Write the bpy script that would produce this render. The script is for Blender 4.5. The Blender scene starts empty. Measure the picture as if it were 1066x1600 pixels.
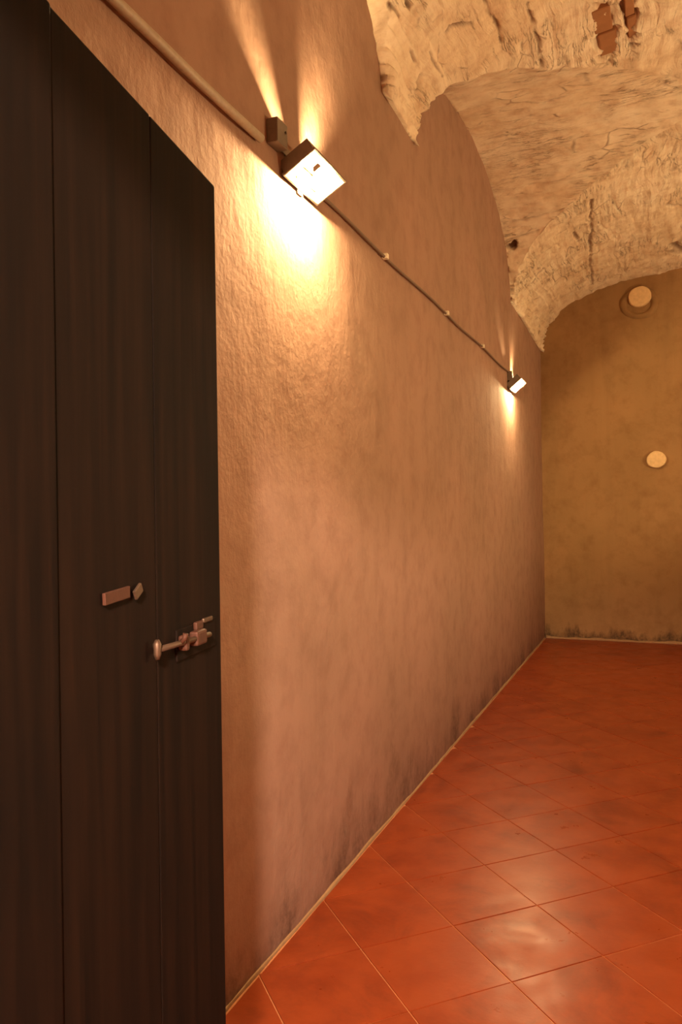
import bpy, bmesh, math, random
import numpy as np
from mathutils import Vector, Matrix
random.seed(3); np.random.seed(3)
S = bpy.context.scene
COL = S.collection

# ---------------------------------------------------------------- camera (solved from the tile grid and wall lines)
F_PX, YAW, PITCH, ROLL, CAM = 1202.29, 0.3878, 0.0027, -0.0143, Vector((1.2274, 0.0, 1.5))
fw = Vector((-math.sin(YAW)*math.cos(PITCH), math.cos(YAW)*math.cos(PITCH), math.sin(PITCH)))
r0 = Vector((math.cos(YAW), math.sin(YAW), 0)); u0 = r0.cross(fw)
rt = r0*math.cos(ROLL)+u0*math.sin(ROLL); up = -r0*math.sin(ROLL)+u0*math.cos(ROLL)
cd = bpy.data.cameras.new('camera'); cam = bpy.data.objects.new('camera', cd); COL.objects.link(cam)
cd.sensor_fit = 'HORIZONTAL'; cd.sensor_width = 36; cd.lens = F_PX/1066*36; cd.clip_start = 0.02
m = Matrix((rt, up, -fw)).transposed().to_4x4(); m.translation = CAM; cam.matrix_world = m
S.camera = cam
# ---------------------------------------------------------------- world, exposure, light strengths
w = bpy.data.worlds.new('world'); S.world = w; w.use_nodes = True
w.node_tree.nodes['Background'].inputs[0].default_value = (1, .62, .36, 1)
w.node_tree.nodes['Background'].inputs[1].default_value = 0.0
S.view_settings.view_transform = 'Standard'; S.view_settings.look = 'None'
S.view_settings.gamma = 1; S.view_settings.exposure = 0.0; S.view_settings.use_curve_mapping = False
S.cycles.max_bounces = 10; S.cycles.diffuse_bounces = 8; S.cycles.sample_clamp_indirect = 4
S.cycles.use_denoising = True; S.cycles.caustics_reflective = False
LAMP_COL = (1.0, .685, .32); LAMP_STRENGTH = 22000.0; FAR_LAMP_STRENGTH = 11500.0
BACK_LAMP_STRENGTH = 24500.0
HALL_COL = (1.0, .70, .50); HALL_STRENGTH = 3600.0

# ---------------------------------------------------------------- helpers
def lin(r, g, b):
    f = lambda c: ((c/255+.055)/1.055)**2.4 if c > 10 else c/255/12.92
    return (f(r), f(g), f(b), 1)
class NT:
    def __init__(s, name):
        s.m = bpy.data.materials.new(name); s.m.use_nodes = True; s.t = s.m.node_tree
        s.b = s.t.nodes['Principled BSDF']; s.x = 0
    def n(s, typ, **kw):
        nd = s.t.nodes.new(typ)
        for k, v in kw.items():
            if k.startswith('_'): nd.inputs[k[1:].replace('_', ' ')].default_value = v
            else: setattr(nd, k, v)
        return nd
    def l(s, a, b): s.t.links.new(a, b)
    def noise(s, vec, scale, detail=4, rough=.55, dist=0):
        nd = s.n('ShaderNodeTexNoise', _Scale=scale, _Detail=detail, _Roughness=rough, _Distortion=dist)
        if vec: s.l(vec, nd.inputs['Vector'])
        return nd.outputs['Fac']
    def ramp(s, fac, stops):
        nd = s.n('ShaderNodeValToRGB'); e = nd.color_ramp.elements
        while len(e) < len(stops): e.new(.5)
        for q, (p, c) in zip(e, stops): q.position = p; q.color = c if len(c) == 4 else (*c, 1)
        s.l(fac, nd.inputs[0]); return nd.outputs[0]
    def math(s, op, a, b=None, c=None, clamp=False):
        nd = s.n('ShaderNodeMath', operation=op); nd.use_clamp = clamp
        for i, v in enumerate((a, b, c)):
            if v is None: continue
            if isinstance(v, (int, float)): nd.inputs[i].default_value = v
            else: s.l(v, nd.inputs[i])
        return nd.outputs[0]
    def mix(s, fac, a, b, mode='MIX'):
        nd = s.n('ShaderNodeMix', data_type='RGBA', blend_type=mode)
        for i, v in ((0, fac), (6, a), (7, b)):
            if isinstance(v, (int, float, tuple)): nd.inputs[i].default_value = v
            else: s.l(v, nd.inputs[i])
        return nd.outputs[2]
    def mapping(s, vec, scale=(1, 1, 1), rot=(0, 0, 0)):
        nd = s.n('ShaderNodeMapping'); nd.inputs['Scale'].default_value = scale; nd.inputs['Rotation'].default_value = rot
        s.l(vec, nd.inputs[0]); return nd.outputs[0]
    def bump(s, h, strength, dist, normal=None):
        nd = s.n('ShaderNodeBump', _Strength=strength, _Distance=dist); s.l(h, nd.inputs['Height'])
        if normal: s.l(normal, nd.inputs['Normal'])
        return nd.outputs[0]
def simple(name, col, rough=.6, metal=0.0, bump=0.0, scale=60):
    k = NT(name); pos = k.n('ShaderNodeTexCoord').outputs['Object']
    nz = k.noise(pos, scale, 4)
    k.l(k.mix(nz, tuple(c*.75 for c in col[:3])+(1,), tuple(min(1, c*1.2) for c in col[:3])+(1,)), k.b.inputs['Base Color'])
    k.b.inputs['Roughness'].default_value = rough; k.b.inputs['Metallic'].default_value = metal
    if bump: k.l(k.bump(nz, bump, .002), k.b.inputs['Normal'])
    return k.m

def plaster(name, base, alt, stain, bump_s=.5, stain_h=.5, streak=.3, damp=.62, edge=.6):
    k = NT(name); geo = k.n('ShaderNodeNewGeometry'); pos = geo.outputs['Position']
    big = k.noise(pos, 1.3, 3, .5); med = k.noise(pos, 7, 5, .6)
    c = k.mix(k.ramp(big, [(.35, (0, 0, 0)), (.65, (1, 1, 1))]), base, alt)
    # trowel / damp streaks that run down the wall
    st = k.noise(k.mapping(pos, (6, 6, .7)), 1.0, 4, .6)
    c = k.mix(k.math('MULTIPLY', k.ramp(st, [(.5, (0, 0, 0)), (.75, (1, 1, 1))]), streak), c, stain)
    c = k.mix(k.math('MULTIPLY', k.ramp(med, [(.45, (0, 0, 0)), (.7, (1, 1, 1))]), .25), c, alt, 'MULTIPLY')
    # rising damp: mould blotches just above the floor
    sep = k.n('ShaderNodeSeparateXYZ'); k.l(pos, sep.inputs[0])
    hh = k.math('DIVIDE', sep.outputs['Z'], stain_h)
    bl = k.noise(k.mapping(pos, (3.2, 3.2, 1.6)), 1.0, 6, .68)
    mask = k.math('SUBTRACT', k.math('MULTIPLY', bl, 2.1), k.math('ADD', hh, .72), clamp=True)
    mask = k.ramp(mask, [(.0, (0, 0, 0)), (edge, (1, 1, 1))])
    fine = k.ramp(k.noise(pos, 26, 5, .7), [(.3, (.35, .35, .35)), (.6, (1, 1, 1))])
    c = k.mix(k.math('MULTIPLY', k.math('MULTIPLY', mask, fine), damp), c, stain)
    k.l(c, k.b.inputs['Base Color']); k.b.inputs['Roughness'].default_value = .92
    k.b.inputs['Specular IOR Level'].default_value = .2
    b1 = k.noise(pos, 38, 5, .62); b2 = k.noise(k.mapping(pos, (9, 9, 3)), 1, 4, .6)
    nb = k.bump(b1, bump_s, .006); nb = k.bump(b2, .2, .02, nb)
    k.l(nb, k.b.inputs['Normal'])
    return k.m

M = {}
M['wall'] = plaster('rose_plaster', lin(166, 133, 116), lin(157, 127, 109), lin(74, 54, 44), .42, .55, .10, .7, .5)
M['far'] = plaster('ochre_plaster', lin(160, 126, 88), lin(149, 118, 81), lin(60, 46, 36), .25, .34, .14, .9, .3)
# whitewashed brick vault: relief runs along each vault's generators (UV: u along generator, v round the arc)
def vault_mat():
    k = NT('limewashed_vault'); uv = k.n('ShaderNodeTexCoord').outputs['UV']
    pos = k.n('ShaderNodeNewGeometry').outputs['Position']
    wob = k.n('ShaderNodeTexNoise', _Scale=2.3, _Detail=4.0); k.l(pos, wob.inputs['Vector'])
    sub = k.n('ShaderNodeVectorMath', operation='SUBTRACT'); k.l(wob.outputs['Color'], sub.inputs[0]); sub.inputs[1].default_value = (.5, .5, .5)
    sc = k.n('ShaderNodeVectorMath', operation='SCALE'); k.l(sub.outputs[0], sc.inputs[0]); sc.inputs['Scale'].default_value = .16
    add = k.n('ShaderNodeVectorMath', operation='ADD'); k.l(uv, add.inputs[0]); k.l(sc.outputs[0], add.inputs[1])
    wuv = add.outputs[0]
    base = k.mix(k.ramp(k.noise(pos, 1.6, 4), [(.35, (0, 0, 0)), (.68, (1, 1, 1))]), lin(248, 234, 212), lin(238, 218, 190))
    mot = k.noise(pos, 9, 6, .65)
    base = k.mix(k.math('MULTIPLY', k.ramp(mot, [(.45, (0, 0, 0)), (.72, (1, 1, 1))]), .6), base, lin(196, 160, 124))
    # course lines, broken up
    ln = k.noise(k.mapping(wuv, (1.6, 15, 1)), 1.0, 5, .65)
    lines = k.ramp(ln, [(.485, (0, 0, 0)), (.5, (1, 1, 1)), (.515, (0, 0, 0))])
    gate = k.ramp(k.noise(pos, 2.2, 3), [(.47, (0, 0, 0)), (.6, (1, 1, 1))])
    lines = k.math('MULTIPLY', lines, gate)
    # short cracks
    vo = k.n('ShaderNodeTexVoronoi', feature='DISTANCE_TO_EDGE', _Scale=1.0, _Randomness=1.0)
    k.l(k.mapping(wuv, (3.4, 6.5, 1)), vo.inputs['Vector'])
    cr = k.ramp(vo.outputs['Distance'], [(.0, (1, 1, 1)), (.035, (0, 0, 0))])
    cg = k.ramp(k.noise(pos, 3.7, 4, .6), [(.53, (0, 0, 0)), (.62, (1, 1, 1))])
    cr = k.math('MULTIPLY', cr, cg)
    dark = k.math('MAXIMUM', k.math('MULTIPLY', lines, .55), k.math('MULTIPLY', cr, .5))
    dt = k.n('ShaderNodeAttribute', attribute_name='hollow_tint').outputs['Fac']
    c = k.mix(k.math('MAXIMUM', dark, dt), base, lin(104, 60, 34))
    k.l(c, k.b.inputs['Base Color']); k.b.inputs['Roughness'].default_value = .95
    k.b.inputs['Specular IOR Level'].default_value = .15
    rel = k.noise(k.mapping(wuv, (5, 26, 1)), 1.0, 6, .66)
    n1 = k.bump(rel, .75, .024)
    n1 = k.bump(k.noise(pos, 45, 5, .65), .4, .006, n1)
    n1 = k.bump(k.math('SUBTRACT', 1.0, dark), .8, .012, n1)
    k.l(n1, k.b.inputs['Normal']); return k.m
M['vault'] = vault_mat()
def tile_mat():
    k = NT('terracotta_tile'); tc = k.n('ShaderNodeTexCoord'); pos = k.n('ShaderNodeNewGeometry').outputs['Position']
    rnd = k.n('ShaderNodeObjectInfo').outputs['Random']
    c = k.mix(rnd, lin(130, 54, 22), lin(119, 46, 18))
    n1 = k.noise(pos, 5.5, 5, .6)
    c = k.mix(k.ramp(n1, [(.35, (0, 0, 0)), (.7, (1, 1, 1))]), c, lin(140, 62, 28))
    n2 = k.noise(pos, 3.1, 6, .7, .6)
    c = k.mix(k.math('MULTIPLY', k.ramp(n2, [(.5, (0, 0, 0)), (.66, (1, 1, 1))]), .5), c, lin(92, 33, 14))
    k.l(c, k.b.inputs['Base Color'])
    k.l(k.ramp(k.noise(pos, 7, 5, .65), [(.3, (.26, .26, .26)), (.75, (.42, .42, .42))]), k.b.inputs['Roughness'])
    k.b.inputs['Specular IOR Level'].default_value = .34
    nb = k.bump(k.noise(pos, 9, 4, .6), .25, .006)
    nb = k.bump(k.noise(pos, 60, 3, .5), .12, .001, nb)
    k.l(nb, k.b.inputs['Normal']); return k.m
M['tile'] = tile_mat()
M['grout'] = simple('cement_grout', lin(176, 116, 76), .9, 0, .3, 40)
M['bead'] = simple('pale_mortar', lin(152, 120, 86), .9, 0, .5, 50)
def wood_mat():
    k = NT('dark_painted_wood'); pos = k.n('ShaderNodeTexCoord').outputs['Object']
    g = k.noise(k.mapping(pos, (30, 30, 1.4)), 1.0, 6, .6, .4)
    b = k.noise(k.mapping(pos, (4, 4, 1.1)), 1.0, 4, .6)
    c = k.mix(k.ramp(g, [(.35, (0, 0, 0)), (.7, (1, 1, 1))]), lin(18, 12, 9), lin(34, 22, 15))
    c = k.mix(k.math('MULTIPLY', k.ramp(b, [(.45, (0, 0, 0)), (.65, (1, 1, 1))]), .6), c, lin(12, 11, 11))
    k.l(c, k.b.inputs['Base Color']); k.b.inputs['Roughness'].default_value = .75
    k.b.inputs['Specular IOR Level'].default_value = .08
    k.l(k.bump(g, .25, .002), k.b.inputs['Normal']); return k.m
M['wood'] = wood_mat()
M['pipe'] = simple('grey_conduit', lin(176, 160, 140), .45, 0, .1)
M['cable'] = simple('shaded_brown_cable', lin(120, 98, 82), .6)  # darker brown puts the shadow line along the cable into its colour
M['clip'] = simple('pale_clip', lin(232, 222, 200), .4)
M['metal'] = simple('worn_steel', lin(92, 74, 60), .5, .6, .2, 90)
M['brass'] = simple('tarnished_brass', lin(70, 38, 22), .7, .2, .3, 90)
M['cast'] = simple('grey_lamp_casting', lin(120, 108, 96), .5, .2, .1)
M['reflector'] = simple('white_reflector', lin(240, 236, 228), .5)
M['cap'] = simple('cream_plug', lin(226, 196, 150), .8, 0, .3, 30)
M['brick'] = simple('bare_red_brick', lin(160, 112, 76), .95, 0, .8, 14)
def emis(name, col, st):
    k = NT(name); k.b.inputs['Emission Color'].default_value = (*col, 1)
    k.b.inputs['Emission Strength'].default_value = st; k.b.inputs['Base Color'].default_value = (.9, .85, .8, 1)
    return k.m
M['tube'] = emis('glowing_halogen_tube', LAMP_COL, LAMP_STRENGTH)
M['tube_back'] = emis('glowing_halogen_tube_weak', LAMP_COL, BACK_LAMP_STRENGTH)
M['tube_far'] = emis('glowing_halogen_tube_far', LAMP_COL, FAR_LAMP_STRENGTH)
M['hallbulb'] = emis('glowing_hall_bulb', HALL_COL, HALL_STRENGTH)

def mesh_obj(name, verts, faces, mat, parent=None, smooth=False):
    me = bpy.data.meshes.new(name); me.from_pydata([tuple(v) for v in verts], [], faces)
    bm = bmesh.new(); bm.from_mesh(me); bmesh.ops.recalc_face_normals(bm, faces=bm.faces); bm.to_mesh(me); bm.free()
    return link(name, me, mat, parent, smooth)
def link(name, me, mat, parent=None, smooth=False):
    o = bpy.data.objects.new(name, me); COL.objects.link(o)
    if mat and not me.materials: me.materials.append(mat)
    if parent: o.parent = parent
    if smooth: me.polygons.foreach_set('use_smooth', [True]*len(me.polygons))
    return o
def bm_obj(name, bm, mat, parent=None, smooth=False):
    me = bpy.data.meshes.new(name); bm.to_mesh(me); bm.free()
    return link(name, me, mat, parent, smooth)
def box(bm, c, s, rot=None, bev=0.0):
    """box centred at c with full sizes s; rot a 3x3 Matrix about c"""
    r = bmesh.ops.create_cube(bm, size=1)
    vs = r['verts']
    for v in vs:
        p = Vector((v.co.x*s[0], v.co.y*s[1], v.co.z*s[2]))
        v.co = (rot @ p if rot else p) + Vector(c)
    if bev:
        es = list({e for v in vs for e in v.link_edges})
        bmesh.ops.bevel(bm, geom=es, offset=bev, segments=2, affect='EDGES', profile=.6)
def tube(bm, pts, r, seg=12, cap=True):
    pts = [Vector(p) for p in pts]; rings = []
    rs = r if isinstance(r, (list, tuple)) else [r]*len(pts)
    for i, p in enumerate(pts):
        d = (pts[min(i+1, len(pts)-1)]-pts[max(i-1, 0)]).normalized()
        a = d.orthogonal().normalized() if i == 0 else (a - d*a.dot(d)).normalized()
        b = d.cross(a)
        rings.append([bm.verts.new(p + (a*math.cos(t)+b*math.sin(t))*rs[i]) for t in [2*math.pi*j/seg for j in range(seg)]])
    for A, B in zip(rings, rings[1:]):
        for j in range(seg): bm.faces.new((A[j], A[(j+1) % seg], B[(j+1) % seg], B[j]))
    if cap: bm.faces.new(rings[0][::-1]); bm.faces.new(rings[-1])
def empty(name, loc, label, cat, group=None, rotz=0):
    o = bpy.data.objects.new(name, None); COL.objects.link(o); o.location = loc; o.rotation_euler = (0, 0, rotz)
    o.empty_display_size = .1
    o['label'] = label; o['category'] = cat
    if group: o['group'] = group
    return o
def tag(o, label, cat, group=None):
    o['label'] = label; o['category'] = cat
    if group: o['group'] = group
    return o
def struct(o, label=None):
    o['kind'] = 'structure'
    if label: o['label'] = label
    return o
# lattice noise for real relief
def vnoise(p, seed=0):
    p = np.asarray(p, float); i = np.floor(p).astype(np.int64); f = p-i; f = f*f*(3-2*f)
    def hsh(a, b, c):
        n = (a*374761393 + b*668265263 + c*2147483647 + seed*974711) & 0xffffffff
        n = ((n ^ (n >> 13))*1274126177) & 0xffffffff; n = n ^ (n >> 16)
        return (n & 0xffff)/65535.0*2-1
    out = 0
    for dx in (0, 1):
        for dy in (0, 1):
            for dz in (0, 1):
                w_ = (f[:, 0] if dx else 1-f[:, 0])*(f[:, 1] if dy else 1-f[:, 1])*(f[:, 2] if dz else 1-f[:, 2])
                out = out + w_*hsh(i[:, 0]+dx, i[:, 1]+dy, i[:, 2]+dz)
    return out
def fbm(p, freq, octv=4, seed=0):
    p = np.asarray(p)*freq; a = 1; o = 0
    for k in range(octv): o = o + a*vnoise(p, seed+k); p = p*2.03+7.1; a *= .5
    return o

# ---------------------------------------------------------------- room shell
W, Y0, Y1 = 3.8, .36, 9.348         # room width, front wall face, far wall face
A = W/2
def base_z(y): return 3.60 - .0355*max(0, y-3.9) if y > 3.9 else 3.60
RISE = .77
LUN = [(2.08, 1.55, 1.8, .76), (5.76, 1.58, 2.15, .765)]   # centre, half span, exponent, rise
def lun_z(y):
    for c, a, p, r in LUN:
        u = abs(y-c)/a
        if u < 1: return base_z(y) + r*(1-u**p)**(1/p)
    return base_z(y)
PE = 2.3
def build_ceiling():
    ys = []
    def cosr(a, b, n): return [a+(b-a)*(1-math.cos(math.pi*i/n))/2 for i in range(n)]
    marks = [Y0-.03]
    for c, a, p, r in LUN: marks += [c-a, c+a]
    marks.append(Y1+.03)
    for i, (a, b) in enumerate(zip(marks, marks[1:])):
        if i % 2: ys += cosr(a, b, 340)
        else: ys += [a+(b-a)*j/max(3, int((b-a)/.016)) for j in range(max(3, int((b-a)/.016)))]
    ys.append(marks[-1])
    N1, N2 = 64, 200
    V = []; UV = []; half = N1+N2+1
    for y in ys:
        bz = base_z(y); zl = lun_z(y); q = min(1, max(0, (zl-bz)/RISE))
        th = math.asin(min(1, q**(PE/2))); xs = max(.004, A*(1-max(0, math.cos(th))**(2/PE)))
        row = []; 
        for j in range(N1): row.append((xs*j/N1, zl, 0))
        for j in range(N2+1):
            t = th+(math.pi/2-th)*j/N2
            row.append((max(.004, A*(1-max(0, math.cos(t))**(2/PE))), bz+RISE*math.sin(t)**(2/PE), t))
        full = [(-.03, y, row[0][1])] + [(x, y, z) for x, z, t in row] + [(W-x, y, z) for x, z, t in row[::-1][1:]] + [(W+.03, y, row[0][1])]
        V += full
    n = len(full); ny = len(ys); V = np.array(V)
    V3 = V.reshape(ny, n, 3)
    # arc coordinates for the relief
    arcx = np.concatenate([np.zeros((ny, 1)), np.cumsum(np.linalg.norm(np.diff(V3[:, :, [0, 2]], axis=1), axis=2), axis=1)], 1)
    arcx = arcx - arcx[:, n//2:n//2+1]
    zl = np.array([lun_z(y) for y in ys]); arcy = np.concatenate([[0], np.cumsum(np.hypot(np.diff(zl), np.diff(ys)))])
    idx = np.arange(ny*n).reshape(ny, n)
    a, b, c, d = idx[:-1, :-1], idx[:-1, 1:], idx[1:, 1:], idx[1:, :-1]
    Fq = np.stack([a, b, c, d], -1).reshape(-1, 4)
    P = V[Fq]; area = np.linalg.norm(np.cross(P[:, 2]-P[:, 0], P[:, 3]-P[:, 1]), axis=1)
    jj = np.tile(np.arange(n-1), ny-1); ii = np.repeat(np.arange(ny-1), n-1)
    keep = area > 1e-9; Fq, jj, ii = Fq[keep], jj[keep], ii[keep]
    lun = (jj <= N1) | (jj >= n-2-N1)
    uv = np.zeros((len(Fq), 4, 2))
    for k, (di, dj) in enumerate(((0, 0), (0, 1), (1, 1), (1, 0))):
        I, J = ii+di, jj+dj
        uv[:, k, 0] = np.where(lun, V3[I, J, 0], V3[I, J, 1])
        uv[:, k, 1] = np.where(lun, arcy[I]+3.3, arcx[I, J])
    me = bpy.data.meshes.new('ceiling'); me.from_pydata(V.tolist(), [], Fq.tolist())
    me.update()
    nv = len(me.vertices); nr = np.zeros(nv*3, 'f'); me.vertices.foreach_get('normal', nr); nr = nr.reshape(-1, 3).astype(float)
    cen = np.stack([np.full(nv, A), V[:, 1], np.full(nv, 2.2)], 1)-V
    sg = np.sign((nr*cen).sum(1)); sg[sg == 0] = 1; nr *= sg[:, None]
    lv = np.zeros((ny, n), bool); lv[:, :N1+1] = True; lv[:, n-1-N1:] = True; lv = lv.reshape(-1)
    gu = np.where(lv, V[:, 0], V[:, 1]); gv = np.where(lv, np.repeat(arcy, n)+3.3, arcx.reshape(-1))
    G = np.stack([gu, gv, np.zeros(nv)], 1)
    hgt = .012*fbm(V, 1.7, 3, 5) + .010*fbm(V, 6, 4, 11) + .009*fbm(G*np.array([2.2, 15, 1]), 1, 3, 21)
    rid = 1-np.abs(fbm(G*np.array([1.3, 7, 1]), 1, 2, 33)); gate = np.clip(fbm(V, 1.9, 2, 44)*2, 0, 1)
    hgt -= .018*np.clip(rid-.93, 0, 1)/.07*gate
    # low springers are coarse and broken
    low = np.clip((3.95-V[:, 2])/.35, 0, 1)
    hgt += low*.011*fbm(V*np.array([1, 1, .7]), 12, 3, 61)
    spring = np.clip(1-np.minimum(V[:, 0], W-V[:, 0])/.34, 0, 1)*np.clip((4.12-V[:, 2])/.2, 0, 1)
    sz = V[:, 2]/.058 + .55*fbm(V*np.array([1, .35, 1]), 5, 3, 91); fr = sz-np.floor(sz)
    hgt += .024*spring*np.where(lv, .3, 1)*np.minimum(1, fr*1.15)*np.where(fr > .87, (1-fr)/.13, 1)
    hollow_tint = np.zeros(nv)  # brown tint inside the pits and cracks, stronger in deeper cracks
    rag = fbm(V, 20, 3, 71)
    for px, py, pz, rx, ry, rz, dep, dk in PITS:
        dd = np.linalg.norm((V-np.array([px, py, pz]))/np.array([rx, ry, rz]), axis=1)
        mk = np.clip((1.0-dd+.5*rag)*3, 0, 1); hgt -= dep*mk; hollow_tint = np.maximum(hollow_tint, mk*dk)
    left = V[:, 0] < A+.2; VL = V[left]; rL = rag[left]; jit = .012*np.stack([fbm(VL, 9, 2, 81), fbm(VL, 9, 2, 82), fbm(VL, 9, 2, 83)], 1)
    hL = np.zeros(len(VL)); dL = np.zeros(len(VL))
    for pts, wd, dep in CRACKS:
        for p, q in zip(pts, pts[1:]):
            p, q = np.array(p), np.array(q); e = q-p; t_ = np.clip(((VL+jit-p)@e)/(e@e), 0, 1)
            dd = np.linalg.norm(VL+jit-p-t_[:, None]*e, axis=1)/(wd*.72)
            mk = np.clip(1.5-dd+.35*rL, 0, 1); hL = np.maximum(hL, dep*mk); dL = np.maximum(dL, mk*min(.75, dep*38))
    hgt[left] -= hL; hollow_tint[left] = np.maximum(hollow_tint[left], dL)
    flat = np.repeat(zl <= np.array([base_z(y) for y in ys])+.02, n) & lv & (np.minimum(V[:, 0], W-V[:, 0]) < .0041)
    hgt = np.where(flat, 0, hgt)
    edge = np.ones((ny, n)); edge[:, 0] = 0; edge[:, -1] = 0; edge = edge.reshape(-1)
    off = .010*np.clip(1-np.minimum(V[:, 0], W-V[:, 0])/.12, 0, 1)*low
    V2 = V + nr*((hgt+off)*edge)[:, None]
    V2[:, 0] = np.where(edge > 0, np.clip(V2[:, 0], .004, W-.004), V2[:, 0])
    me.vertices.foreach_set('co', V2.reshape(-1).astype('f')); me.update()
    at = me.attributes.new('hollow_tint', 'FLOAT', 'POINT'); at.data.foreach_set('value', hollow_tint.astype('f'))
    ul = me.uv_layers.new(name='UVMap'); ul.data.foreach_set('uv', uv.reshape(-1).astype('f'))
    return struct(link('ceiling', me, M['vault'], None, True), 'rough limewashed brick barrel vault with side lunettes')
# broken-out places (centre, half sizes, depth, darkness) and cracks (points, width, depth)
PITS = [(.063, 7.092, 3.929, .05, .05, .05, .05, .9), (1.005, 4.75, 4.285, .075, .30, .2, .026, .25), (1.135, 4.70, 4.295, .040, .33, .2, .034, .6),
        (1.50, 8.75, 4.19, .09, .16, .1, .02, .4), (.070, 4.045, 3.85, .06, .035, .075, .035, .3)]
CRACKS = [
    ([ (0.447, 3.971, 4.147), (0.462, 4.147, 4.148), (0.471, 4.364, 4.143) ], 0.012, 0.02),
    ([ (0.638, 4.176, 4.211), (0.638, 4.438, 4.202), (0.631, 4.780, 4.191) ], 0.012, 0.022),
    ([ (0.105, 3.445, 3.915), (0.104, 3.554, 3.908) ], 0.012, 0.02),
    ([ (0.147, 3.530, 3.956), (0.149, 3.599, 3.957) ], 0.014, 0.02),
    ([ (0.244, 3.964, 4.035), (0.262, 3.959, 4.048), (0.356, 4.060, 4.100) ], 0.012, 0.02),
    ([ (0.536, 5.436, 4.299), (0.692, 5.374, 4.295), (0.805, 5.352, 4.294) ], 0.011, 0.015),
    ([ (0.785, 5.124, 4.269), (0.854, 5.100, 4.266), (0.863, 5.284, 4.289) ], 0.01, 0.012),
    ([ (0.756, 6.858, 4.150), (0.722, 7.393, 4.122), (0.639, 8.342, 4.064), (0.618, 9.068, 4.031) ], 0.016, 0.02),
    ([ (0.019, 6.893, 4.054), (0.258, 6.864, 4.068), (0.534, 6.817, 4.090) ], 0.012, 0.01),
    ([ (0.007, 7.046, 3.963), (0.292, 7.008, 3.988), (0.499, 7.091, 4.058) ], 0.012, 0.01),
    ([ (0.226, 7.786, 3.885), (0.120, 7.862, 3.787) ], 0.02, 0.02),
    ([ (1.377, 7.491, 4.225), (1.457, 7.552, 4.229) ], 0.02, 0.03),
    ([ (0.574, 7.398, 4.076), (0.584, 7.608, 4.072) ], 0.02, 0.02),
    ([ (0.038, 8.900, 3.624), (0.013, 9.078, 3.542) ], 0.02, 0.02),
    ([ (0.564, 4.426, 4.178), (0.528, 4.778, 4.191) ], 0.01, 0.012),
    ([ (0.757, 4.761, 4.224), (0.756, 4.950, 4.237) ], 0.012, 0.01),
    ([ (0.929, 5.198, 4.279), (1.176, 5.257, 4.286) ], 0.01, 0.008),
    ([ (0.379, 5.206, 4.280), (0.536, 5.129, 4.270) ], 0.01, 0.01),
    ([ (1.329, 5.496, 4.301), (1.418, 5.638, 4.302) ], 0.012, 0.012),
    ([ (0.097, 3.731, 3.899), (0.081, 3.893, 3.877) ], 0.01, 0.015),
    ([ (0.147, 3.970, 3.953), (0.150, 4.222, 3.948) ], 0.01, 0.015),
    ([ (0.313, 6.504, 4.198), (0.675, 6.442, 4.214), (0.965, 6.462, 4.210) ], 0.011, 0.008),
    ([ (0.282, 6.058, 4.278), (0.623, 6.017, 4.283) ], 0.01, 0.01),
    ([ (1.439, 8.494, 4.194), (1.526, 8.826, 4.187) ], 0.05, 0.02),
]
ceiling = build_ceiling()

# bare bricks showing where the limewash has fallen
for k_, (bx, by, bz_, bw) in enumerate(((.985, 4.625, 4.297, .10), (1.005, 4.865, 4.299, .10), (1.130, 4.56, 4.318, .05), (1.140, 4.80, 4.320, .05))):
    bm = bmesh.new(); box(bm, (0, 0, 0), (bw, .222, .05), None, .006)
    for v in bm.verts: v.co += Vector((random.uniform(-.003, .003), random.uniform(-.003, .003), random.uniform(-.002, .002)))
    o = bm_obj('brick', bm, M['brick'], ceiling); o.location = (bx, by, bz_+.012); o.rotation_euler = (0, -.13, random.uniform(-.04, .04))

def relief_wall(name, org, du, dv, nu, nv, nrm, amp, mat, label, seed):
    org, du, dv, nrm = map(lambda t: np.array(t, float), (org, du, dv, nrm))
    U, Vv = np.meshgrid(np.linspace(0, 1, nu+1), np.linspace(0, 1, nv+1), indexing='ij')
    Pp = org + U[..., None]*du + Vv[..., None]*dv; Pp = Pp.reshape(-1, 3)
    hh = amp*(fbm(Pp, 1.1, 3, seed) + .35*fbm(Pp*np.array([1, 1, .45]), 5.5, 3, seed+9) + .12*fbm(Pp, 28, 2, seed+15))
    Pp = Pp + nrm*(hh - amp*.9)[:, None]
    idx = np.arange((nu+1)*(nv+1)).reshape(nu+1, nv+1)
    Fq = np.stack([idx[:-1, :-1], idx[1:, :-1], idx[1:, 1:], idx[:-1, 1:]], -1).reshape(-1, 4)
    me = bpy.data.meshes.new(name); me.from_pydata(Pp.tolist(), [], Fq.tolist()); me.update()
    return struct(link(name, me, mat, None, True), label)
HT = 4.6
relief_wall('wall_left', (0, Y0-.4, -.02), (0, Y1-Y0+.42, 0), (0, 0, HT), 560, 280, (1, 0, 0), .005, M['wall'], 'long rose plaster side wall with damp patches at its foot', 3)
relief_wall('wall_far', (-.02, Y1, -.02), (W+.04, 0, 0), (0, 0, HT), 200, 230, (0, -1, 0), .008, M['far'], 'ochre plaster end wall under the vault', 23)
relief_wall('wall_right', (W, Y0-.4, -.02), (0, Y1-Y0+.42, 0), (0, 0, HT), 120, 60, (-1, 0, 0), .005, M['wall'], None, 43)
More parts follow.
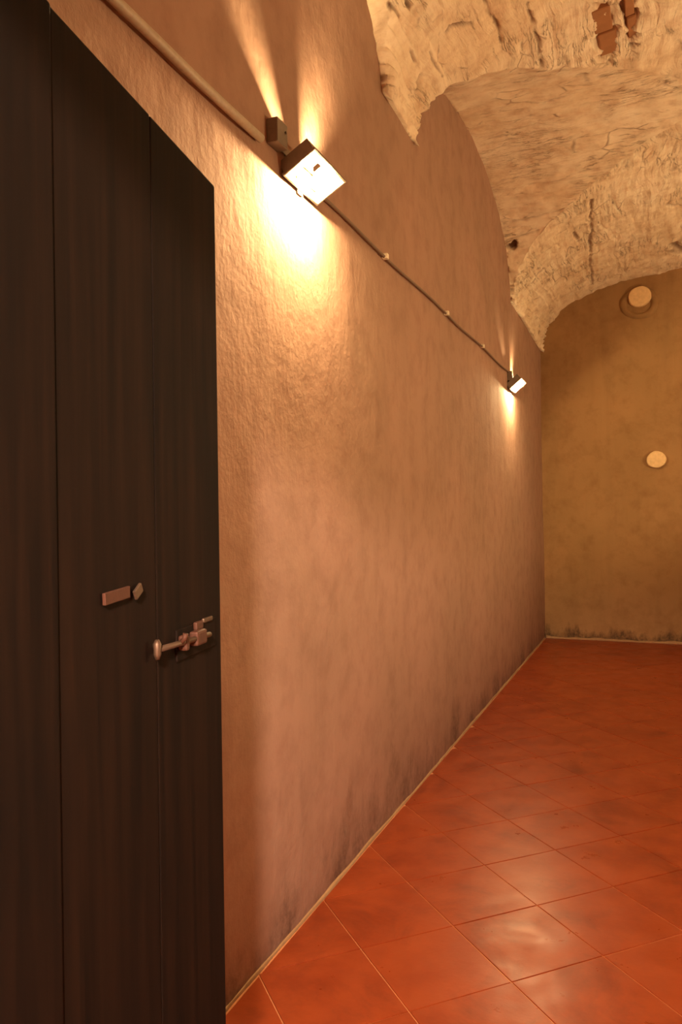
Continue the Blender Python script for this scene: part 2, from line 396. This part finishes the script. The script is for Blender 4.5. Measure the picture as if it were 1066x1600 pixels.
# front wall with the doorway the camera stands in
DX0, DX1, DH = .615, 1.72, 2.15
def slabs(name, boxes, mat, parent=None, label=None):
    bm = bmesh.new()
    for a, b in boxes: box(bm, [(p+q)/2 for p, q in zip(a, b)], [q-p for p, q in zip(a, b)])
    return struct(bm_obj(name, bm, mat, parent), label)
slabs('wall_front', [((-.1, Y0-.4, 0), (DX0, Y0, HT)), ((DX1, Y0-.4, 0), (W+.1, Y0, HT)), ((DX0, Y0-.4, DH), (DX1, Y0, HT))], M['wall'])
slabs('wall_hall', [((-1.1, -3.1, 0), (-1.0, Y0-.4, 2.9)), ((3.6, -3.1, 0), (3.7, Y0-.4, 2.9)), ((-1.1, -3.2, 0), (3.7, -3.1, 2.9)), ((-1.1, -3.2, 2.9), (3.7, Y0-.4, 3.0))], M['wall'])

# floor: cement bed with diagonal terracotta tiles, each a part
floor = slabs('floor', [((-1.1, -3.2, -.12), (W+.1, Y1+.05, -.0034))], M['grout'], None, 'diagonal terracotta tile floor')
TH, TS, OA, OB = .7724, .3658, 1.9201, 1.5913
na = Vector((math.cos(TH), math.sin(TH))); nb = Vector((-math.sin(TH), math.cos(TH)))
GAP = .0042
def clip(poly, n, d):                # keep n.p <= d
    out = []
    for i in range(len(poly)):
        p, q = poly[i], poly[(i+1) % len(poly)]; a, b = n.dot(p)-d, n.dot(q)-d
        if a <= 0: out.append(p)
        if a*b < 0: out.append(p+(q-p)*(a/(a-b)))
    return out
def tile_mesh(poly):
    c = sum(poly, Vector((0, 0)))/len(poly); n = len(poly); rings = []
    for ins, z in ((0, -.009), (0, -.0018), (.0016, 0)):
        rings.append([(p.x+(c-p).normalized().x*ins, p.y+(c-p).normalized().y*ins, z) for p in poly])
    vs = sum(rings, []); fs = [tuple(range(2*n, 3*n))]
    for r in range(2):
        for j in range(n): fs.append((r*n+j, r*n+(j+1) % n, (r+1)*n+(j+1) % n, (r+1)*n+j))
    me = bpy.data.meshes.new('tile'); me.from_pydata(vs, [], fs); me.materials.append(M['tile'])
    return me
hs = TS/2-GAP/2
full = [na*a+nb*b for a, b in ((-hs, -hs), (hs, -hs), (hs, hs), (-hs, hs))]
full_me = tile_mesh(full)
rows = []
for i in range(-40, 50):
    for j in range(-50, 50):
        c = na*(OA+(i+.5)*TS)+nb*(OB+(j+.5)*TS)
        if not (-.4 < c.x < W+.4 and Y0-.6 < c.y < Y1+.4): continue
        poly = [p+c for p in full]; n0 = poly
        for nn, dd in ((Vector((-1, 0)), -.012), (Vector((1, 0)), W-.012), (Vector((0, -1)), -(Y0-.38)), (Vector((0, 1)), Y1-.014)):
            if poly: poly = clip(poly, nn, dd)
        if len(poly) < 3: continue
        # doorway: keep only tiles that are in the room or between the jambs
        if c.y < Y0+.26:
            if c.y < Y0-.05 or not DX0 < c.x < DX1:
                poly = clip(poly, Vector((0, -1)), -(Y0+.004))
        if len(poly) < 3: continue
        ar = abs(sum(poly[k].x*poly[(k+1) % len(poly)].y-poly[(k+1) % len(poly)].x*poly[k].y for k in range(len(poly))))/2
        if ar < .0012: continue
        rows.append((c.y, c, poly, ar > .995*(2*hs)**2))
rows.sort(key=lambda r: (r[0]-1.5 if r[0] > 1.5 else 50))
for k, (_, c, poly, is_full) in enumerate(rows[:300]):
    me = full_me if is_full else tile_mesh([p-c for p in poly])
    o = bpy.data.objects.new('tile', me); COL.objects.link(o); o.parent = floor
    o.location = (c.x, c.y, random.uniform(-.0005, .0005))
    o.rotation_euler = (max(-.003, min(.003, random.gauss(0, .0015))), max(-.003, min(.003, random.gauss(0, .0015))), 0)
if len(rows) > 300:
    vs, fs = [], []
    for _, c, poly, f_ in rows[300:]:
        me = tile_mesh([p-c for p in poly]); o_ = len(vs)
        vs += [(v.co.x+c.x, v.co.y+c.y, v.co.z) for v in me.vertices]; fs += [tuple(o_+i for i in p.vertices) for p in me.polygons]
        bpy.data.meshes.remove(me)
    o = mesh_obj('tile', vs, fs, M['tile'], floor); o['kind'] = 'stuff'

# mortar bead at the foot of the walls
def bead(name, p, q, nrm, r, seed):
    p, q, nrm = Vector(p), Vector(q), Vector(nrm); n = int((q-p).length/.03); vs = []; fs = []
    t = np.array([list(p+(q-p)*i/n) for i in range(n+1)]); k1 = fbm(t, 3.5, 4, seed); k2 = fbm(t, 4.2, 4, seed+3)
    for i in range(n+1):
        c = p+(q-p)*i/n; rr = r*(1+.5*float(k1[i])); hh = r*(1.15+.7*float(k2[i]))
        for a, b in ((-.8, -.6), (-.8, 1), (.25, .95), (.75, .5), (1, -.3), (1, -.6)):
            vs.append(c+nrm*(a*rr)+Vector((0, 0, b*hh)))
    for i in range(n):
        for j in range(5): fs.append((i*6+j, i*6+j+1, i*6+7+j, i*6+6+j))
    fs += [tuple(range(6)), tuple(n*6+j for j in range(6))]
    return struct(mesh_obj(name, vs, fs, M['bead'], None, True))
bead('baseboard_left', (0, Y0+.01, 0), (0, Y1-.01, 0), (1, 0, 0), .0065, 7)
bead('baseboard_far', (.01, Y1, 0), (W-.01, Y1, 0), (0, -1, 0), .018, 17)

# ---------------------------------------------------------------- the open door
dn = Vector((-.16843, .98571, 0)); E1 = Vector((.494, 1.212, 0)); DW = .772
hinge = E1-dn*DW
door = empty('wooden_door', (hinge.x, hinge.y, 0), 'tall dark plank door standing open beside the plaster wall', 'door', None, math.atan2(dn.y, dn.x))
# local x runs from hinge to free edge, local -y faces the room
T_ = .032
seams = [0, DW-.515, DW-.258, DW]
for k, (a, b) in enumerate(zip(seams, seams[1:])):
    bm = bmesh.new(); g = .0016
    box(bm, ((a+b)/2, T_/2, 1.06), (b-a-g, T_, 2.08), None, .0035)
    o = bm_obj('plank', bm, M['wood'], door)
    o.location.y = (-.003, 0, .0004)[k]
for z in (.35, 1.78):
    bm = bmesh.new(); box(bm, (DW/2, T_+.0135, z), (DW-.06, .02, .11), None, .003); bm_obj('ledge', bm, M['wood'], door)
# sliding bolt near the free edge
bz = 1.296
bm = bmesh.new(); box(bm, (DW-.115, -.001, bz), (.16, .004, .05), None, .0015); plate = bm_obj('bolt_plate', bm, M['brass'], door); plate['label'] = 'dark reddish bolt backing plate'
plate.data.materials.clear(); plate.data.materials.append(M['wood'])
bm = bmesh.new(); tube(bm, [(DW-.280, -.012, bz+.010), (DW-.19, -.012, bz+.006), (DW-.085, -.012, bz+.002)], .0045, 12); rod = bm_obj('bolt_rod', bm, M['metal'], door, True)
bm = bmesh.new(); tube(bm, [(DW-.283, -.012, bz-.004), (DW-.283, -.012, bz+.004), (DW-.283, -.012, bz+.010), (DW-.283, -.012, bz+.018), (DW-.283, -.012, bz+.025)], [.003, .006, .0055, .0065, .003], 12); bm_obj('bolt_knob', bm, M['metal'], door, True)
bm = bmesh.new(); tube(bm, [(DW-.205, -.012, bz+.006), (DW-.205, -.020, bz+.014), (DW-.205, -.022, bz+.022)], [.0035, .004, .0045], 10); bm_obj('bolt_handle', bm, M['brass'], door, True)
for x_, w_ in ((DW-.128, .040), (DW-.185, .012)):
    bm = bmesh.new(); box(bm, (x_, -.010, bz+.004), (w_, .016, .024), None, .004); bm_obj('bolt_guide', bm, M['brass'], door)
bm = bmesh.new(); box(bm, (DW-.075, -.004, bz+.026), (.04, .005, .008), None, .002); bm_obj('staple', bm, M['metal'], door)
bm = bmesh.new(); box(bm, (DW-.118, -.006, bz+.022), (.028, .008, .014), None, .003); bm_obj('staple', bm, M['brass'], door)
# latch plate with its little tongue
bm = bmesh.new(); box(bm, (DW-.384, -.004, 1.396), (.066, .005, .016), Matrix.Rotation(math.radians(-3), 3, 'Y'), .001); o = bm_obj('latch_plate', bm, M['brass'], door); o['label'] = 'flat reddish brass strip on the middle plank'
bm = bmesh.new(); box(bm, (DW-.328, -.006, 1.396), (.022, .004, .014), Matrix.Rotation(math.radians(-30), 3, 'Y'), .001); o = bm_obj('latch_tongue', bm, M['metal'], door)
door.rotation_euler = (0, 0, math.atan2(dn.y, dn.x))

# ---------------------------------------------------------------- conduit and cable on the left wall
ZC = 2.767
con = empty('conduit_pipe', (0, Y0+.01, ZC), 'thick pale conduit on the left wall before the nearer floodlight', 'pipe')
bm = bmesh.new(); tube(bm, [(.016, i/10*1.93, .0035*math.sin(i*1.3)) for i in range(11)], .0145, 14); bm_obj('pipe', bm, M['pipe'], con, True)
for yy in (.55,):
    bm = bmesh.new(); box(bm, (.016, yy, 0), (.034, .018, .036), None, .006); bm_obj('clip', bm, M['pipe'], con)
cab = empty('wall_cable', (0, 2.62, ZC), 'thin cable running along the left wall between the two floodlights', 'cable')
bm = bmesh.new(); N = 60
tube(bm, [(.012, i/N*4.56, .006*math.sin(i*.33)-.010*math.sin(i/N*math.pi)*0) for i in range(N+1)], .007, 10); bm_obj('cable', bm, M['cable'], cab, True)
for yy in (3.595, 4.80, 5.90):
    i_ = (yy-2.62)/4.56*N
    bm = bmesh.new(); box(bm, (.014, yy-2.62, .006*math.sin(i_*.33)+.004), (.030, .03, .026), None, .004); bm_obj('clip', bm, M['clip'], cab)

# ---------------------------------------------------------------- floodlights
def floodlight(y, x, side, z, tube_mat, label, tilt_deg, box_off=.085, group='tilted wall floodlights'):
    """root sits on the wall; side=+1 faces +x. Tilted tray of sheet metal, lamp tube at its mouth."""
    t = empty('wall_floodlight', (x, y, z), label, 'floodlight', group, 0 if side > 0 else math.pi)
    tilt = math.radians(tilt_deg)     # mouth normal below horizontal
    n = Vector((math.cos(tilt), 0, -math.sin(tilt))); tt = Vector((math.sin(tilt), 0, math.cos(tilt))); yv = Vector((0, 1, 0))
    Rm = Matrix((n, yv, tt)).transposed()
    S0 = Vector((FL_X, 0, 0))
    def lb(bm, c, s, bev=0): box(bm, S0+Rm @ Vector(c), s, Rm, bev)
    D, Wd, H = .050, .28, .13
    bm = bmesh.new()
    # back, with two cooling slots in its upper half
    lb(bm, (-D, 0, -H/4), (.003, Wd, H/2)); lb(bm, (-D, 0, (.035+H/2)/2), (.003, Wd, H/2-.035))
    for a_, b_ in ((-Wd/2, -.076), (-.046, .014), (.050, Wd/2)): lb(bm, (-D, (a_+b_)/2, .0175), (.003, b_-a_, .035))
    lb(bm, (-D/2, 0, -H/2), (D, Wd, .004))                 # lower side
    lb(bm, (-D/2, Wd/2, 0), (D, .004, H))                  # end
    lb(bm, (-D/2, 0, H/2), (D, Wd, .004))
    lb(bm, (-D/2, -Wd/2, 0), (D, .004, H))
    hs_ = bm_obj('housing', bm, M['cast'], t)
    bm = bmesh.new()
    for c, s in (((.003, 0, H/2+.004), (.010, Wd+.02, .010)), ((.003, 0, -H/2-.004), (.010, Wd+.02, .010)), ((.003, Wd/2+.004, 0), (.010, .010, H)), ((.003, -Wd/2-.004, 0), (.010, .010, H))):
        lb(bm, c, s, .002)
    bm_obj('front_frame', bm, M['cast'], t)
    bm = bmesh.new(); lb(bm, (-D+.006, 0, -H/4), (.003, Wd-.012, H/2-.006)); lb(bm, (-D/2, 0, -H/2+.005), (D-.01, Wd-.03, .003))
    bm_obj('reflector', bm, M['reflector'], t)
    bm = bmesh.new(); pts = [S0+Rm @ Vector((FL_OUT, v, 0)) for v in (-.018, -.014, 0, .014, .018)]
    tube(bm, pts, [.004, .011, .0115, .011, .004], 12); bm_obj('lamp_tube', bm, tube_mat, t, True)
    for s_ in (-1, 1):
        bm = bmesh.new(); tube(bm, [S0+Rm @ Vector((FL_OUT, s_*.019, 0)), S0+Rm @ Vector((FL_OUT-.002, s_*.030, 0)), S0+Rm @ Vector((-D+.010, s_*.036, -.012))], .004, 8)
        bm_obj('lamp_holder', bm, M['clip'], t, True)
    # wall plate, box and bracket
    bm = bmesh.new(); box(bm, (.022, -box_off, .075), (.044, .08, .085), None, .004); jb = bm_obj('junction_box', bm, M['cast'], t)
    bm = bmesh.new(); tube(bm, [(.044, -box_off+.02, .085), (.048, -box_off+.02, .085)], .005, 10); bm_obj('screw', bm, M['metal'], jb)
    bm = bmesh.new(); box(bm, (.006, .0, .02), (.010, .045, .15), None, .002); box(bm, (.03, .0, .045), (.05, .045, .006)); box(bm, (.006, -box_off/2, .06), (.008, box_off, .03), None, .002); bm_obj('bracket', bm, M['cast'], t)
    return t
FL_X, FL_OUT = .072, .009
floodlight(2.62, 0, 1, 2.755, M['tube'], 'glaring floodlight on the left wall nearest the plank door', 60, .21)
floodlight(7.17, 0, 1, 2.66, M['tube_far'], 'small distant floodlight on the left wall close to the end wall corner', 50)
floodlight(3.4, W, -1, 1.9, M['tube_back'], 'floodlight on the right wall opposite the plank door, outside the frame', -70)
floodlight(6.6, W, -1, 1.9, M['tube_back'], 'floodlight on the right wall near the end wall, outside the frame', -70)
# hall lamp behind the camera, seen by the room through the doorway
hl = empty('hanging_bulb', (1.68, -1.35, 2.82), 'bare bulb hanging in the hall behind the doorway', 'lamp')
bm = bmesh.new(); tube(bm, [(0, 0, 0), (0, 0, -.29)], .004, 8); bm_obj('cord', bm, M['cast'], hl)
bm = bmesh.new(); tube(bm, [(0, 0, -.29), (0, 0, -.34)], .018, 12); bm_obj('socket', bm, M['clip'], hl)
bm = bmesh.new(); bmesh.ops.create_uvsphere(bm, u_segments=16, v_segments=10, radius=.09); bmesh.ops.translate(bm, vec=(0, 0, -.42), verts=bm.verts); bm_obj('bulb', bm, M['hallbulb'], hl, True)

# ---------------------------------------------------------------- round plugs in the far wall
def plug(x, z, r, th, label, ring=None):
    t = empty('round_vent_plug', (x, Y1, z), label, 'vent plug', 'round plugs in the end wall')
    n = 28; vs = []; fs = []
    k = fbm(np.array([[math.cos(2*math.pi*i/n)*1.5+x*9, math.sin(2*math.pi*i/n)*1.5, z] for i in range(n)]), 1, 3, 5)
    for rr, d in ((1.0, .02), (1.0, -th+.012), (.93, -th), (.45, -th-.003)):
        for i in range(n):
            a = 2*math.pi*i/n; q = r*rr*(1+.05*float(k[i])); vs.append((math.cos(a)*q, d, math.sin(a)*q*.92))
    for q in range(3):
        for i in range(n): fs.append((q*n+i, q*n+(i+1) % n, (q+1)*n+(i+1) % n, (q+1)*n+i))
    fs.append(tuple(3*n+i for i in range(n)))
    mesh_obj('cap', vs, fs, M['cap'], t, False)
    if ring:
        cx, cz, R1 = ring; vs = []; fs = []; n = 40
        kk = fbm(np.array([[math.cos(2*math.pi*i/n)*1.2, math.sin(2*math.pi*i/n)*1.2, 3.3] for i in range(n)]), 1, 3, 8)
        prof = ((1.0, .01), (.97, -.012), (.80, -.024), (.66, -.016), (.60, .01))
        for rr, d in prof:
            for i in range(n):
                a = 2*math.pi*i/n; q = R1*(rr)*(1+.08*float(kk[i])); vs.append((cx+math.cos(a)*q, d, cz+math.sin(a)*q*.85))
        for q in range(len(prof)-1):
            for i in range(n): fs.append((q*n+i, q*n+(i+1) % n, (q+1)*n+(i+1) % n, (q+1)*n+i))
        mesh_obj('plaster_ring', vs, fs, M['far'], t, True)
    return t
plug(1.10, 3.905, .125, .05, 'upper round cream plug with a plaster ring, high on the end wall', (-.01, -.065, .215))
plug(1.245, 2.06, .105, .045, 'lower round cream plug at mid height on the end wall')
